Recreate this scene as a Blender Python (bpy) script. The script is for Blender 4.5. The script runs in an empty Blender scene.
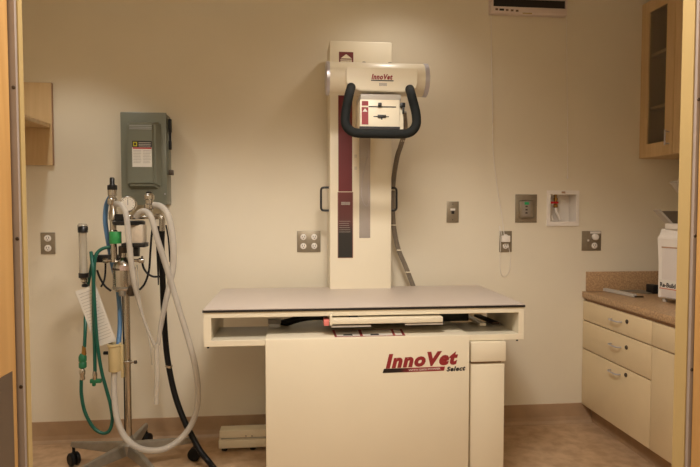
import bpy, bmesh, math, random
from mathutils import Vector, Matrix
random.seed(4)
PI = math.pi
C = bpy.context.scene.collection
scn = bpy.context.scene

# ------------------------------------------------------------------ camera
F = 560.0; PS = math.radians(5.7); PT = math.radians(2.4); H = 1.366
cam_d = bpy.data.cameras.new('camera'); cam = bpy.data.objects.new('camera', cam_d); C.objects.link(cam)
cam.location = (0, 0, H); cam.rotation_euler = (PI/2-PT, 0, -PS)
cam_d.sensor_width = 36; cam_d.lens = F/700*36; cam_d.clip_start = .02
scn.camera = cam
def at(px, py, Y):
    """point of the plane y = Y seen at a photograph position (used for surveying the room)"""
    x = (px-350)/F; y = -(py-233.5)/F
    f = math.cos(PT)+y*math.sin(PT); u = y*math.cos(PT)-math.sin(PT)
    d = (x*math.cos(PS)+f*math.sin(PS), -x*math.sin(PS)+f*math.cos(PS), u)
    t = Y/d[1]
    return Vector((d[0]*t, Y, H+d[2]*t))
def on_x(px, py, X):
    p = at(px, py, 1.0); t = X/p.x
    return Vector((X, t, H+(p.z-H)*t))

# ------------------------------------------------------------------ light
def srgb(r, g, b):
    f = lambda c: (c/255)/12.92 if c/255 <= .04045 else ((c/255+.055)/1.055)**2.4
    return (f(r), f(g), f(b), 1)
w = bpy.data.worlds.new('world'); scn.world = w; w.use_nodes = True
w.node_tree.nodes['Background'].inputs[0].default_value = (1, .68, .38, 1)
w.node_tree.nodes['Background'].inputs[1].default_value = .22
def light(name, kind, loc, energy, color, rot=(0, 0, 0), **kw):
    l = bpy.data.lights.new(name, kind); l.energy = energy; l.color = color
    for k, v in kw.items(): setattr(l, k, v)
    o = bpy.data.objects.new(name, l); C.objects.link(o); o.location = loc; o.rotation_euler = rot
    return o
WARM = (1, .93, .86); COOL = (1, 1, .97)
light('downlight_centre', 'SPOT', (.60, 2.96, 2.78), 14, WARM, spot_size=math.radians(140), spot_blend=.8, shadow_soft_size=.08)
light('downlight_left', 'SPOT', (-1.28, 2.68, 2.78), 24, COOL, spot_size=math.radians(100), spot_blend=.5, shadow_soft_size=.04)
light('downlight_room', 'SPOT', (.16, 1.32, 2.78), 268, WARM, spot_size=math.radians(142), spot_blend=.4, shadow_soft_size=.30)
light('hallway_light', 'AREA', (-0.1, -.6, 2.5), 20, (1, .86, .66), rot=(math.radians(38), 0, 0), size=1.0)
vs = scn.view_settings
vs.view_transform = 'Standard'; vs.look = 'None'; vs.exposure = 0; vs.gamma = 1; vs.use_curve_mapping = False

# ------------------------------------------------------------------ materials
def mat(name, col, rough=.5, metal=0, noise=0, nscale=20, col2=None, bump=0, bscale=60, trans=0, alpha=1, emit=0, coat=0, spec=.5, wood=False, contrast=(.35, .65), sss=0):
    m = bpy.data.materials.new(name); m.use_nodes = True
    nt = m.node_tree; b = nt.nodes['Principled BSDF']
    b.inputs['Base Color'].default_value = col
    b.inputs['Roughness'].default_value = rough; b.inputs['Metallic'].default_value = metal
    b.inputs['Transmission Weight'].default_value = trans; b.inputs['Alpha'].default_value = alpha
    b.inputs['Specular IOR Level'].default_value = spec; b.inputs['Coat Weight'].default_value = coat
    if emit: b.inputs['Emission Color'].default_value = col; b.inputs['Emission Strength'].default_value = emit
    tc = nt.nodes.new('ShaderNodeTexCoord')
    if col2 is not None or noise:
        n = nt.nodes.new('ShaderNodeTexNoise'); n.inputs['Scale'].default_value = nscale; n.inputs['Detail'].default_value = 6
        src = tc.outputs['Object']
        if wood:
            mp = nt.nodes.new('ShaderNodeMapping'); mp.inputs['Scale'].default_value = (6, 6, .45)
            nt.links.new(src, mp.inputs[0]); src = mp.outputs[0]
            n.inputs['Distortion'].default_value = 1.2
        nt.links.new(src, n.inputs['Vector'])
        r = nt.nodes.new('ShaderNodeValToRGB')
        r.color_ramp.elements[0].position, r.color_ramp.elements[1].position = contrast
        c2 = col2 if col2 is not None else tuple(c*(1-noise) for c in col[:3])+(1,)
        r.color_ramp.elements[0].color = c2; r.color_ramp.elements[1].color = col
        nt.links.new(n.outputs['Fac'], r.inputs[0]); nt.links.new(r.outputs[0], b.inputs['Base Color'])
    if bump:
        n2 = nt.nodes.new('ShaderNodeTexNoise'); n2.inputs['Scale'].default_value = bscale; n2.inputs['Detail'].default_value = 3
        nt.links.new(tc.outputs['Object'], n2.inputs['Vector'])
        bp = nt.nodes.new('ShaderNodeBump'); bp.inputs['Strength'].default_value = bump; bp.inputs['Distance'].default_value = .002
        nt.links.new(n2.outputs['Fac'], bp.inputs['Height']); nt.links.new(bp.outputs[0], b.inputs['Normal'])
    return m
def gradient(name, stops, axis=0, lo=0, hi=1, rough=.4):
    m = bpy.data.materials.new(name); m.use_nodes = True; nt = m.node_tree; b = nt.nodes['Principled BSDF']
    tc = nt.nodes.new('ShaderNodeTexCoord'); sp = nt.nodes.new('ShaderNodeSeparateXYZ')
    mr = nt.nodes.new('ShaderNodeMapRange'); mr.inputs[1].default_value = lo; mr.inputs[2].default_value = hi
    r = nt.nodes.new('ShaderNodeValToRGB'); e = r.color_ramp.elements
    e[0].position, e[0].color = stops[0]; e[1].position, e[1].color = stops[-1]
    for s in stops[1:-1]: k = e.new(s[0]); k.color = s[1]
    nt.links.new(tc.outputs['Object'], sp.inputs[0]); nt.links.new(sp.outputs[axis], mr.inputs[0])
    nt.links.new(mr.outputs[0], r.inputs[0]); nt.links.new(r.outputs[0], b.inputs['Base Color'])
    b.inputs['Roughness'].default_value = rough
    return m
M = dict(
    wall=mat('wall_paint', srgb(230, 219, 196), .75, noise=.03, nscale=3, bump=.12, bscale=180),
    ceil=mat('ceiling_paint', srgb(232, 226, 212), .9, noise=.03),
    floor=mat('sheet_vinyl', srgb(196, 164, 130), .42, col2=srgb(172, 141, 108), nscale=16, bump=.03),
    base=mat('vinyl_base', srgb(176, 146, 114), .5, noise=.1, nscale=14),
    wood=mat('birch_veneer', srgb(202, 156, 92), .42, col2=srgb(188, 140, 78), nscale=5, wood=True),
    jamb=mat('jamb_paint', srgb(190, 163, 108), .45, noise=.05, nscale=7),
    gasket=mat('grey_seal', srgb(168, 152, 140), .6, noise=.08, nscale=30),
    kick=mat('bronze_plate', srgb(104, 84, 66), .42, .5, noise=.1, nscale=8),
    screw=mat('screw', srgb(90, 80, 70), .4, .8),
    cream=mat('cream_enamel', srgb(236, 225, 200), .38, noise=.02, nscale=4, coat=.1),
    cream2=mat('cream_laminate', srgb(226, 204, 164), .45, noise=.04, nscale=6),
    maple=mat('maple_laminate', srgb(212, 182, 136), .45, col2=srgb(202, 170, 124), nscale=4, wood=True),
    edge=mat('edge_band', srgb(178, 142, 112), .5, noise=.05),
    cabin=mat('cabinet_inside', srgb(150, 132, 104), .6, noise=.05),
    top=mat('table_laminate', srgb(206, 192, 180), .36, noise=.02, nscale=8),
    dark=mat('black_edge', srgb(34, 28, 26), .5, noise=.1),
    seam=mat('seam', srgb(60, 40, 26), .8, noise=.1),
    black=mat('black_rubber', srgb(20, 20, 21), .45, spec=.25, noise=.1, nscale=40),
    blackm=mat('black_plastic', srgb(22, 22, 23), .35, noise=.1, nscale=40),
    foam=mat('black_foam_grip', srgb(30, 32, 31), .75, spec=.2, noise=.15, nscale=60, bump=.3, bscale=300),
    white=mat('white_plastic', srgb(236, 228, 218), .35, noise=.02),
    grey=mat('grey_enamel', srgb(116, 118, 103), .36, noise=.05, nscale=9, coat=.15),
    steel=mat('stainless', srgb(158, 146, 126), .42, .6, noise=.1, nscale=50),
    chrome=mat('chrome', srgb(196, 190, 180), .24, 1, noise=.05),
    alu=mat('cast_aluminium', srgb(160, 154, 142), .42, .7, noise=.12, nscale=30),
    silver=mat('silver_band', srgb(196, 192, 198), .3, .6, noise=.05),
    burg=mat('burgundy', srgb(112, 34, 38), .45, noise=.08, nscale=10),
    red=mat('logo_red', srgb(148, 42, 46), .45, noise=.03),
    redv=mat('valve_red', srgb(190, 30, 40), .4, noise=.05),
    brass=mat('brass', srgb(170, 130, 70), .3, .8, noise=.1),
    pink=mat('pink_label', srgb(224, 128, 120), .5, noise=.05),
    ink=mat('ink_black', srgb(30, 24, 24), .5, noise=.05),
    taupe=mat('taupe_print', srgb(150, 110, 92), .5, noise=.05),
    paper=mat('paper', srgb(226, 220, 208), .7, noise=.04, nscale=12),
    print=mat('print_grey', srgb(186, 178, 166), .7, noise=.2, nscale=90),
    orange=mat('orange_print', srgb(200, 90, 40), .5, noise=.05),
    green=mat('green_hose', srgb(14, 90, 74), .35, noise=.08, nscale=30),
    greenl=mat('green_label', srgb(52, 152, 80), .45, noise=.15, nscale=60),
    greenf=mat('green_fitting', srgb(34, 112, 74), .4, noise=.1, nscale=50),
    blue=mat('blue_hose', srgb(92, 134, 176), .4, noise=.08, nscale=30),
    beige=mat('beige_plastic', srgb(206, 186, 138), .45, noise=.04),
    yellow=mat('yellow_mark', srgb(200, 190, 40), .5, noise=.05),
    clear=mat('clear_film', srgb(214, 206, 206), .18, alpha=.55, coat=.8, noise=.15, nscale=14),
    hose=mat('translucent_hose', srgb(206, 198, 186), .4, alpha=.62, noise=.06, nscale=20),
    hosethin=mat('clear_tubing', srgb(220, 212, 198), .3, alpha=.55, noise=.06, nscale=20),
    tubeglass=mat('flow_glass', srgb(190, 180, 160), .15, alpha=.6, noise=.1),
    glass=mat('pane_glass', srgb(120, 116, 108), .06, alpha=.25, noise=.02),
    gauge=mat('gauge_face', srgb(222, 212, 196), .4, noise=.06, nscale=60),
    ltgrey=mat('light_grey', srgb(188, 180, 168), .45, noise=.04),
    led=mat('green_window', srgb(30, 140, 80), .3, noise=.1, emit=.2),
    lens=mat('collimator_lens', srgb(150, 156, 160), .1, metal=.3, noise=.1),
)

# ------------------------------------------------------------------ helpers
W = {}   # world origin of every object
def add_box(bm, x0, x1, y0, y1, z0, z1, bev=0, seg=2):
    r = bmesh.ops.create_cube(bm, size=1)
    vs_ = r['verts']
    bmesh.ops.scale(bm, vec=(abs(x1-x0), abs(y1-y0), abs(z1-z0)), verts=vs_)
    bmesh.ops.translate(bm, vec=((x0+x1)/2, (y0+y1)/2, (z0+z1)/2), verts=vs_)
    if bev:
        es = list({e for v in vs_ for e in v.link_edges})
        bmesh.ops.bevel(bm, geom=es, offset=bev, segments=seg, affect='EDGES', profile=.5)
    return bm
def box(*a, **k): return add_box(bmesh.new(), *a, **k)
def prism(poly, d0, d1, axis='y', bev=0, bm=None):
    """poly of 2-D points extruded: axis y -> (x,z), axis x -> (y,z), axis z -> (x,y)"""
    bm = bm or bmesh.new()
    f = {'y': lambda p, d: (p[0], d, p[1]), 'x': lambda p, d: (d, p[0], p[1]), 'z': lambda p, d: (p[0], p[1], d)}[axis]
    a = [bm.verts.new(f(p, d0)) for p in poly]; b = [bm.verts.new(f(p, d1)) for p in poly]
    fs = [bm.faces.new(a), bm.faces.new(b)]
    n = len(poly)
    for i in range(n): fs.append(bm.faces.new((a[i], a[(i+1) % n], b[(i+1) % n], b[i])))
    bmesh.ops.recalc_face_normals(bm, faces=fs)
    if bev:
        es = list({e for f_ in fs for e in f_.edges})
        bmesh.ops.bevel(bm, geom=es, offset=bev, segments=2, affect='EDGES')
    return bm
def lathe(prof, origin, axis='z', n=24, bm=None):
    """prof: list of (radius, height along axis)"""
    bm = bm or bmesh.new(); o = Vector(origin)
    R = {'z': Matrix.Identity(3), 'x': Matrix.Rotation(PI/2, 3, 'Y'), 'y': Matrix.Rotation(PI/2, 3, 'X')}[axis] if isinstance(axis, str) else Vector((0, 0, 1)).rotation_difference(Vector(axis)).to_matrix()
    rings = []
    for r, h in prof:
        rings.append([bm.verts.new(o+R@Vector((max(r, 1e-5)*math.cos(2*PI*k/n), max(r, 1e-5)*math.sin(2*PI*k/n), h))) for k in range(n)])
    fs = []
    for a, b in zip(rings, rings[1:]):
        for k in range(n): fs.append(bm.faces.new((a[k], a[(k+1) % n], b[(k+1) % n], b[k])))
    fs.append(bm.faces.new(rings[0])); fs.append(bm.faces.new(rings[-1]))
    bmesh.ops.recalc_face_normals(bm, faces=fs)
    return bm
def cyl(p0, p1, r, n=20, bm=None, bev=0):
    p0 = Vector(p0); p1 = Vector(p1); L = (p1-p0).length
    pr = [(r, 0), (r, L)] if not bev else [(r-bev, 0), (r, bev), (r, L-bev), (r-bev, L)]
    return lathe(pr, p0, (p1-p0).normalized(), n, bm)
def spline(pts, sub=10):
    pts = [Vector(p) for p in pts]
    q = [pts[0]*2-pts[1]]+pts+[pts[-1]*2-pts[-2]]
    out = []
    for i in range(1, len(q)-2):
        for s in range(sub):
            t = s/sub; a, b, c, d = q[i-1:i+3]
            out.append(.5*((2*b)+(-a+c)*t+(2*a-5*b+4*c-d)*t*t+(-a+3*b-3*c+d)*t**3))
    out.append(pts[-1]); return out
def tube(pts, r, n=12, sub=10, bm=None, smooth=True, rfun=None):
    bm = bm or bmesh.new()
    P = spline(pts, sub) if smooth else [Vector(p) for p in pts]
    T = [(P[min(i+1, len(P)-1)]-P[max(i-1, 0)]).normalized() for i in range(len(P))]
    up = Vector((0, 1, 0)) if abs(T[0].y) < .9 else Vector((1, 0, 0))
    nrm = (up-T[0]*up.dot(T[0])).normalized(); rings = []
    for i, p in enumerate(P):
        nrm = (nrm-T[i]*nrm.dot(T[i])).normalized(); bi = T[i].cross(nrm)
        rr = rfun(i/(len(P)-1))*r if rfun else r
        rings.append([bm.verts.new(p+rr*(math.cos(2*PI*k/n)*nrm+math.sin(2*PI*k/n)*bi)) for k in range(n)])
    fs = []
    for a, b in zip(rings, rings[1:]):
        for k in range(n): fs.append(bm.faces.new((a[k], a[(k+1) % n], b[(k+1) % n], b[k])))
    fs.append(bm.faces.new(rings[0])); fs.append(bm.faces.new(rings[-1]))
    bmesh.ops.recalc_face_normals(bm, faces=fs)
    return bm
def link(o, parent, origin):
    C.objects.link(o)
    if parent is not None:
        o.parent = parent; o.location = origin-W[parent.name]
    else: o.location = origin
    W[o.name] = origin
def obj(name, bm, m, parent=None, label=None, smooth=True):
    if isinstance(bm, bpy.types.Mesh): me = bm
    else:
        me = bpy.data.meshes.new(name); bm.to_mesh(me); bm.free()
    xs = [v.co.copy() for v in me.vertices]
    lo = Vector([min(v[i] for v in xs) for i in range(3)]); hi = Vector([max(v[i] for v in xs) for i in range(3)])
    o0 = (lo+hi)/2
    if parent is None: o0.z = lo.z
    me.transform(Matrix.Translation(-o0))
    me.materials.clear(); me.materials.append(M[m] if isinstance(m, str) else m)
    if smooth and len(me.polygons) > 6:
        for p in me.polygons: p.use_smooth = True
        me.set_sharp_from_angle(angle=math.radians(38))
    o = bpy.data.objects.new(name, me); link(o, parent, o0)
    if label: o['label'] = label
    return o
def thing(name, loc, label, cat, group=None):
    o = bpy.data.objects.new(name, None); o.empty_display_size = .05
    link(o, None, Vector(loc)); return tag(o, label, cat, group)
def tag(o, label, cat, group=None):
    o['label'] = label; o['category'] = cat
    if group: o['group'] = group
    return o
def struct(name, bm, m, parent=None, smooth=True):
    o = obj(name, bm, m, parent, smooth=smooth)
    if parent is None: o['kind'] = 'structure'
    return o
def dup(root, loc, label):
    r = root.copy(); C.objects.link(r); r.location = loc; r['label'] = label
    for ch in list(root.children):
        c = ch.copy(); C.objects.link(c); c.parent = r
        for g in ch.children:
            d = g.copy(); C.objects.link(d); d.parent = c
    return r
def text(body, center, width, height, parent, m, face='-y', bold=0.0, shear=0.0, rotz=0.0, slope=0.0, thick=.0008, name='lettering', space=1.0):
    """lettering lying on a surface: centre, overall width and height in metres"""
    cu = bpy.data.curves.new('t', 'FONT'); cu.body = body; cu.size = 1; cu.shear = shear; cu.offset = bold
    cu.extrude = .01; cu.resolution_u = 3; cu.space_character = space
    to = bpy.data.objects.new('t', cu); C.objects.link(to)
    bpy.context.view_layer.update()
    me = bpy.data.meshes.new_from_object(to.evaluated_get(bpy.context.evaluated_depsgraph_get()))
    bpy.data.objects.remove(to)
    lo = Vector([min(v.co[i] for v in me.vertices) for i in range(3)]); hi = Vector([max(v.co[i] for v in me.vertices) for i in range(3)])
    me.transform(Matrix.Translation(-(lo+hi)/2))
    me.transform(Matrix.Diagonal((width/(hi.x-lo.x), height/(hi.y-lo.y), thick/(hi.z-lo.z), 1)))
    me.transform(Matrix.Rotation(slope, 4, 'Z')); me.transform(Matrix.Rotation(PI/2, 4, 'X'))
    if face == '-x': me.transform(Matrix.Rotation(-PI/2, 4, 'Z'))
    if rotz: me.transform(Matrix.Rotation(rotz, 4, 'Z'))
    me.transform(Matrix.Translation(Vector(center)))
    return obj(name, me, m, parent, smooth=False)
def R(px0, py0, px1, py1, Y):
    """rectangle x0,x1,z0,z1 of the plane y=Y"""
    a = at(px0, (py0+py1)/2, Y); b = at(px1, (py0+py1)/2, Y); c = at((px0+px1)/2, py1, Y); d = at((px0+px1)/2, py0, Y)
    return a.x, b.x, c.z, d.z
def rbox(px0, py0, px1, py1, Y0, Y1, bev=0, Yr=None, bm=None):
    x0, x1, z0, z1 = R(px0, py0, px1, py1, Yr or Y0)
    return add_box(bm or bmesh.new(), x0, x1, Y0, Y1, z0, z1, bev)
def T(pts, Y=None): return [at(p[0], p[1], p[2] if len(p) > 2 else Y) for p in pts]

# ------------------------------------------------------------------ setting
YB = 3.40; XL = -1.72; XR = 2.50; ZC = 2.80; YF = .965
bx0, bx1, bz0, bz1 = R(549.5, 194, 576, 222, YB)         # recessed valve box opening
bm = bmesh.new()
add_box(bm, XL-.1, bx0, YB, YB+.15, 0, ZC); add_box(bm, bx1, XR+.1, YB, YB+.15, 0, ZC)
add_box(bm, bx0, bx1, YB, YB+.15, 0, bz0); add_box(bm, bx0, bx1, YB, YB+.15, bz1, ZC)
struct('wall_back', bm, 'wall', smooth=False)
struct('wall_left', box(XL-.1, XL, YF, YB, 0, ZC), 'wall')
struct('wall_right', box(XR, XR+.1, YF, YB, 0, ZC), 'wall')
struct('floor', box(-2.2, 3.0, -1.6, YB+.15, -.1, 0), 'floor')
struct('ceiling', box(XL-.1, XR+.1, YF-.09, YB+.15, ZC, ZC+.1), 'ceil')
JL = at(21.5, 5, YF).x; JR = at(683.5, 5, YF).x
bm = bmesh.new()
add_box(bm, XL-.1, JL-.03, YF-.085, YF, 0, ZC); add_box(bm, JR+.03, XR+.1, YF-.085, YF, 0, ZC)
add_box(bm, JL-.03, JR+.03, YF-.085, YF, 2.15, ZC)
struct('wall_front', bm, 'wall', smooth=False)
def cove(x0, x1, y, name):
    prof = [(y, 0), (y-.035, 0), (y-.02, .004), (y-.009, .015), (y-.004, .04), (y-.003, .122), (y, .124)]
    return struct(name, prism(prof, x0, x1, 'x'), 'base', smooth=False)
cove(XL, 1.905, YB, 'baseboard_back')
struct('baseboard_left', box(XL, XL+.004, YF, YB-.04, 0, .124), 'base')
# door frame: painted jamb with a grey seal and screws, veneer casing, the leaf folded back
for n_, (xj, s) in enumerate(((JL, -1), (JR, 1))):
    dp = .013 if s < 0 else .03
    t = struct('trim_%d' % (n_+1), box(*sorted((xj, xj+s*.03)), YF-dp, YF+.001, 0, 2.15), 'jamb')
    xs_ = sorted((xj+s*.002, xj+s*.03))
    struct('seal', box(*xs_, YF-dp-.008, YF-dp, 0, 2.14), 'gasket', t)
    sb = bmesh.new()
    for k in range(9): lathe([(.0032, 0), (.0025, .0015)], (xj+s*.0055, YF-dp-.008, .12+k*.24), (0, -1, 0), 10, bm=sb)
    struct('screws', sb, 'screw', t)
struct('trim_3', box(JL-.03, JR+.03, YF-.03, YF+.001, 2.12, 2.15), 'jamb')
struct('trim_4', box(JR+.0045, JR+.06, YF-.14, YF-.041, 0, 2.2, bev=.003), 'wood')
d = struct('door_1', box(JL-.052, JL-.0085, .02, YF-.028, .01, 2.12, bev=.002), 'wood')
kz = at(14.5, 371, YF-.043).z
struct('kick_plate', box(JL-.0085, JL-.0072, .06, YF-.043, .02, kz, bev=.0004), 'kick', d)

# ------------------------------------------------------------------ base cabinets, counter, wall cabinets
XC = on_x(584, 291, 1).x
XC = at(584, 404, YB).x; ZT = .848; TOE = .115
def handle_bar(yc, z, parent, w_=.10, X=None, vertical=False):
    X = X or XC-.02; bm = bmesh.new()
    if vertical:
        cyl((X-.028, yc, z-w_/2), (X-.028, yc, z+w_/2), .0045, 10, bm)
        for s in (-1, 1): cyl((X, yc, z+s*w_*.38), (X-.028, yc, z+s*w_*.38), .004, 8, bm)
    else:
        tube([(X-.004, yc+w_/2, z), (X-.024, yc+w_*.42, z), (X-.03, yc+w_*.3, z), (X-.03, yc-w_*.3, z), (X-.024, yc-w_*.42, z), (X-.004, yc-w_/2, z)], .0042, 10, 5, bm)
    return obj('handle', bm, 'silver', parent)
def lock(y, z, parent, X=None):
    X = X or XC-.02
    return obj('lock', lathe([(.012, 0), (.012, .003), (.009, .006)], (X, y, z), (-1, 0, 0), 16), 'screw', parent)
def base_unit(y0, y1, kind, label):
    t = thing('base_cabinet', (XC+.3, (y0+y1)/2, 0), label, 'cabinet', 'base cabinets under the counter')
    bm = bmesh.new(); add_box(bm, XC, XR-.005, y0, y1, TOE, ZT-.042)
    obj('body', bm, 'edge', t)
    obj('toe_kick', box(XC+.05, XR-.005, y0, y1, 0.001, TOE), 'base', t)
    g = .0035; zs = [TOE+.002, .482, .664, ZT-.056] if kind == 'drawers' else [.664, ZT-.056]
    if kind == 'drawers':
        for z0, z1, hz in ((zs[0], zs[1], .435), (zs[1], zs[2], .59), (zs[2], zs[3], .735)):
            d_ = obj('drawer', box(XC-.02, XC-.001, y0+g, y1-g, z0+g, z1-g, bev=.0015), 'cream2', t)
            hy = on_x(617, 330, XC-.02).y
            handle_bar(hy, hz, d_); lock(on_x(627, 330, XC-.02).y, hz+.012, d_)
    else:
        obj('drawer', box(XC-.02, XC-.001, y0+g, y1-g, zs[0]+g, zs[1]-g, bev=.0015), 'cream2', t)
        ym = (y0+y1)/2
        dr = obj('door', box(XC-.02, XC-.001, y0+g, y1-g, TOE+.002+g, .664-g, bev=.0015), 'cream2', t)
        handle_bar(y0+.06, .56, dr, .1, vertical=True)
    return t
YD = on_x(654.5, 380, XC).y
base_unit(YD, YB-.001, 'drawers', 'cream base cabinet with three locking drawers against the back wall')
base_unit(YD-.46, YD, 'door', 'cream base cabinet with one door below a drawer, beside the doorway')
base_unit(YD-1.1, YD-.46, 'door', 'cream base cabinet at the near end of the counter, behind the door jamb')
ct = thing('countertop', (XC+.3, 2.5, ZT-.04), 'speckled tan laminate worktop on the cream base cabinets', 'countertop')
lam = mat('speckled_laminate', srgb(192, 158, 118), .4, col2=srgb(164, 130, 96), nscale=95, contrast=(.4, .6))
obj('worktop', box(XC-.028, XR-.001, YD-1.1, YB-.001, ZT-.038, ZT, bev=.004), lam, ct)
tag(obj('backsplash', box(XC-.005, XR-.001, YB-.02, YB-.001, ZT+.0005, ZT+.125, bev=.003), lam), 'speckled tan backsplash strip on the back wall behind the worktop', 'backsplash')
tag(obj('backsplash', box(XR-.02, XR-.001, YD-1.1, YB-.021, ZT+.0005, ZT+.125, bev=.003), lam), 'speckled tan backsplash strip along the right wall behind the white processor', 'backsplash')

XU = at(640.5, 100, YB).x+.018; ZU0 = at(638, 159, YB).z; ZU1 = at(640.5, 5, YB).z
def wall_unit(y0, y1, label, nd=1):
    t = thing('wall_cabinet', (XU+.15, (y0+y1)/2, ZU0), label, 'cabinet', 'wall cabinets above the counter')
    bm = bmesh.new(); k = .016
    add_box(bm, XU, XR-.001, y0, y0+k, ZU0, ZU1); add_box(bm, XU, XR-.001, y1-k, y1, ZU0, ZU1)
    add_box(bm, XU, XR-.001, y0+k, y1-k, ZU0, ZU0+k); add_box(bm, XU, XR-.001, y0+k, y1-k, ZU1-k, ZU1)
    add_box(bm, XR-.012, XR-.001, y0+k, y1-k, ZU0+k, ZU1-k)
    obj('carcass', bm, 'maple', t, smooth=False)
    for pz in (53, 107):
        z = at(652, pz, YB-.1).z
        obj('shelf', box(XU+.02, XR-.013, y0+k, y1-k, z-.009, z+.009), 'maple', t)
    fr = .074; g = .002
    bm = bmesh.new(); X0 = XU-.021; X1 = XU-.001
    add_box(bm, X0, X1, y0+g, y0+fr, ZU0+g, ZU1-g); add_box(bm, X0, X1, y1-fr, y1-g, ZU0+g, ZU1-g)
    add_box(bm, X0, X1, y0+fr, y1-fr, ZU0+g, ZU0+fr+.01); add_box(bm, X0, X1, y0+fr, y1-fr, ZU1-fr, ZU1-g)
    dr = obj('door', bm, 'maple', t, smooth=False)
    obj('pane', box(XU-.013, XU-.009, y0+fr-.002, y1-fr+.002, ZU0+fr+.008, ZU1-fr+.002), 'glass', dr)
    handle_bar(y0+.03, ZU0+.10, dr, .09, X=X0, vertical=True)
    lock(y0+.03, ZU0+.30, dr, X=X0) if nd == 2 else None
    return t
YU = on_x(674, 80, XU-.021).y
wall_unit(YU, YB-.001, 'maple wall cabinet with glass door, the one touching the back wall')
wall_unit(YU-.36, YU, 'maple wall cabinet whose lock shows beside the door jamb', 2)
wall_unit(YU-.72, YU-.36, 'maple wall cabinet nearest the doorway, behind the jamb')

# open shelf on the left wall
x0, x1, z0, z1 = R(20, 82, 51.5, 165, YB-.03)
sh = thing('wall_shelf', (x1-.1, YB-.2, z0), 'maple open wall shelf with end panel high in the left corner', 'shelf')
obj('end_panel', box(XL+.001, x1-.003, YB-.02, YB-.001, z0, z1), 'maple', sh)
obj('edge_strip', box(x1-.0028, x1, YB-.0205, YB-.001, z0, z1), 'edge', sh)
zs = at(48, 125, YB-.05).z
obj('shelf_board', box(XL+.001, x1-.01, 2.1, YB-.021, zs-.012, zs+.012, bev=.002), 'maple', sh)
obj('end_panel', box(XL+.001, x1-.003, 2.08, 2.099, z0, z1), 'maple', sh)
kp = at(24, 106.5, 3.1)
st = obj('small_object', box(kp.x-.03, kp.x+.018, 3.02, 3.06, zs+.0125, zs+.03, bev=.004), 'black')  # small black object on the shelf, not identified further
add = tag(st, 'small black object lying on the open wall shelf', 'small_object')

# ------------------------------------------------------------------ wall plates
def plate(name, px0, py0, px1, py1, label, cat='outlet', group=None, m='steel'):
    x0, x1, z0, z1 = R(px0, py0, px1, py1, YB)
    t = thing(name, ((x0+x1)/2, YB, z0), label, cat, group)
    obj('cover_plate', box(x0, x1, YB-.006, YB-.0005, z0, z1, bev=.0018), m, t)
    return t, x0, x1, z0, z1
def duplex(t, cx, cz, s=1.0):
    for dz in (.026, -.026):
        o = obj('receptacle', lathe([(.0175*s, 0), (.0175*s, .002), (.016*s, .003)], (cx, YB-.006, cz+dz*s), (0, -1, 0), 20), 'white', t)
        bm = bmesh.new()
        for dx in (-.0065, .0065): add_box(bm, cx+dx-.0015, cx+dx+.0015, YB-.0098, YB-.0089, cz+dz*s-.001, cz+dz*s+.009)
        lathe([(.0025, 0), (.0025, .0008)], (cx, YB-.009, cz+dz*s-.008), (0, -1, 0), 8, bm)
        obj('slots', bm, 'ink', o)
t, x0, x1, z0, z1 = plate('wall_outlet', 41, 232.5, 55.5, 254, 'steel duplex outlet on the wall below the open shelf at far left')
duplex(t, (x0+x1)/2, (z0+z1)/2, 1.1)
t, x0, x1, z0, z1 = plate('wall_outlet', 297, 231, 320.5, 252, 'steel four-socket outlet left of the burgundy-striped column')
for s in (.27, .73): duplex(t, x0+(x1-x0)*s, (z0+z1)/2, 1.05)
t, x0, x1, z0, z1 = plate('data_plate', 446.5, 201.5, 458.5, 222.5, 'narrow steel plate with one small black jack right of the column', 'wall plate')
cx = (x0+x1)/2; cz = (z0+z1)/2
obj('jack', box(cx-.009, cx+.009, YB-.009, YB-.006, cz-.012, cz+.006, bev=.001), 'ink', t)
obj('jack_label', box(cx-.015, cx+.015, YB-.0075, YB-.006, cz+.009, cz+.022), 'white', t)
for dz in (-.048, .048): obj('screw', lathe([(.003, 0), (.002, .001)], (cx, YB-.006, cz+dz), (0, -1, 0), 8), 'screw', t)
t, x0, x1, z0, z1 = plate('wall_outlet', 499, 231, 511.5, 252, 'steel duplex outlet with the white cord plugged in, below the grey control')
cx = (x0+x1)/2; cz = (z0+z1)/2; duplex(t, cx, cz, 1.05)
t, x0, x1, z0, z1 = plate('wall_control', 515, 194.5, 536.5, 222.5, 'large grey wall control with green display left of the valve box', 'control')
cx = (x0+x1)/2; cz = (z0+z1)/2
obj('bezel', box(cx-.048, cx+.048, YB-.014, YB-.006, cz-.062, cz+.05, bev=.012), 'steel', t)
pd = obj('keypad', box(cx-.028, cx+.024, YB-.018, YB-.014, cz-.05, cz+.046, bev=.002), mat('taupe_pad', srgb(150, 138, 124), .5, noise=.05), t)
obj('display', box(cx-.016, cx+.012, YB-.0195, YB-.018, cz+.024, cz+.040), 'led', pd)
sb = bmesh.new()
for k in range(3): add_box(sb, cx-.010, cx+.004, YB-.0195, YB-.018, cz+.008-k*.02, cz+.017-k*.02)
obj('button', sb, 'screw', pd)
t, x0, x1, z0, z1 = plate('wall_outlet', 581.5, 231, 600.5, 250.5, 'steel combination plate with switch and socket just above the backsplash')
cx = (x0+x1)/2; cz = (z0+z1)/2
sw = obj('switch', box(cx-.034, cx-.018, YB-.0085, YB-.006, cz-.02, cz+.018, bev=.001), 'steel', t)
obj('toggle', box(cx-.030, cx-.022, YB-.02, YB-.0085, cz-.004, cz+.009, bev=.0015), 'white', sw)
duplex(t, cx+.02, cz-.002, 1.1)
obj('plate_label', box(cx-.01, x1-.004, YB-.0072, YB-.006, z1-.016, z1-.003), 'white', t)
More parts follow.
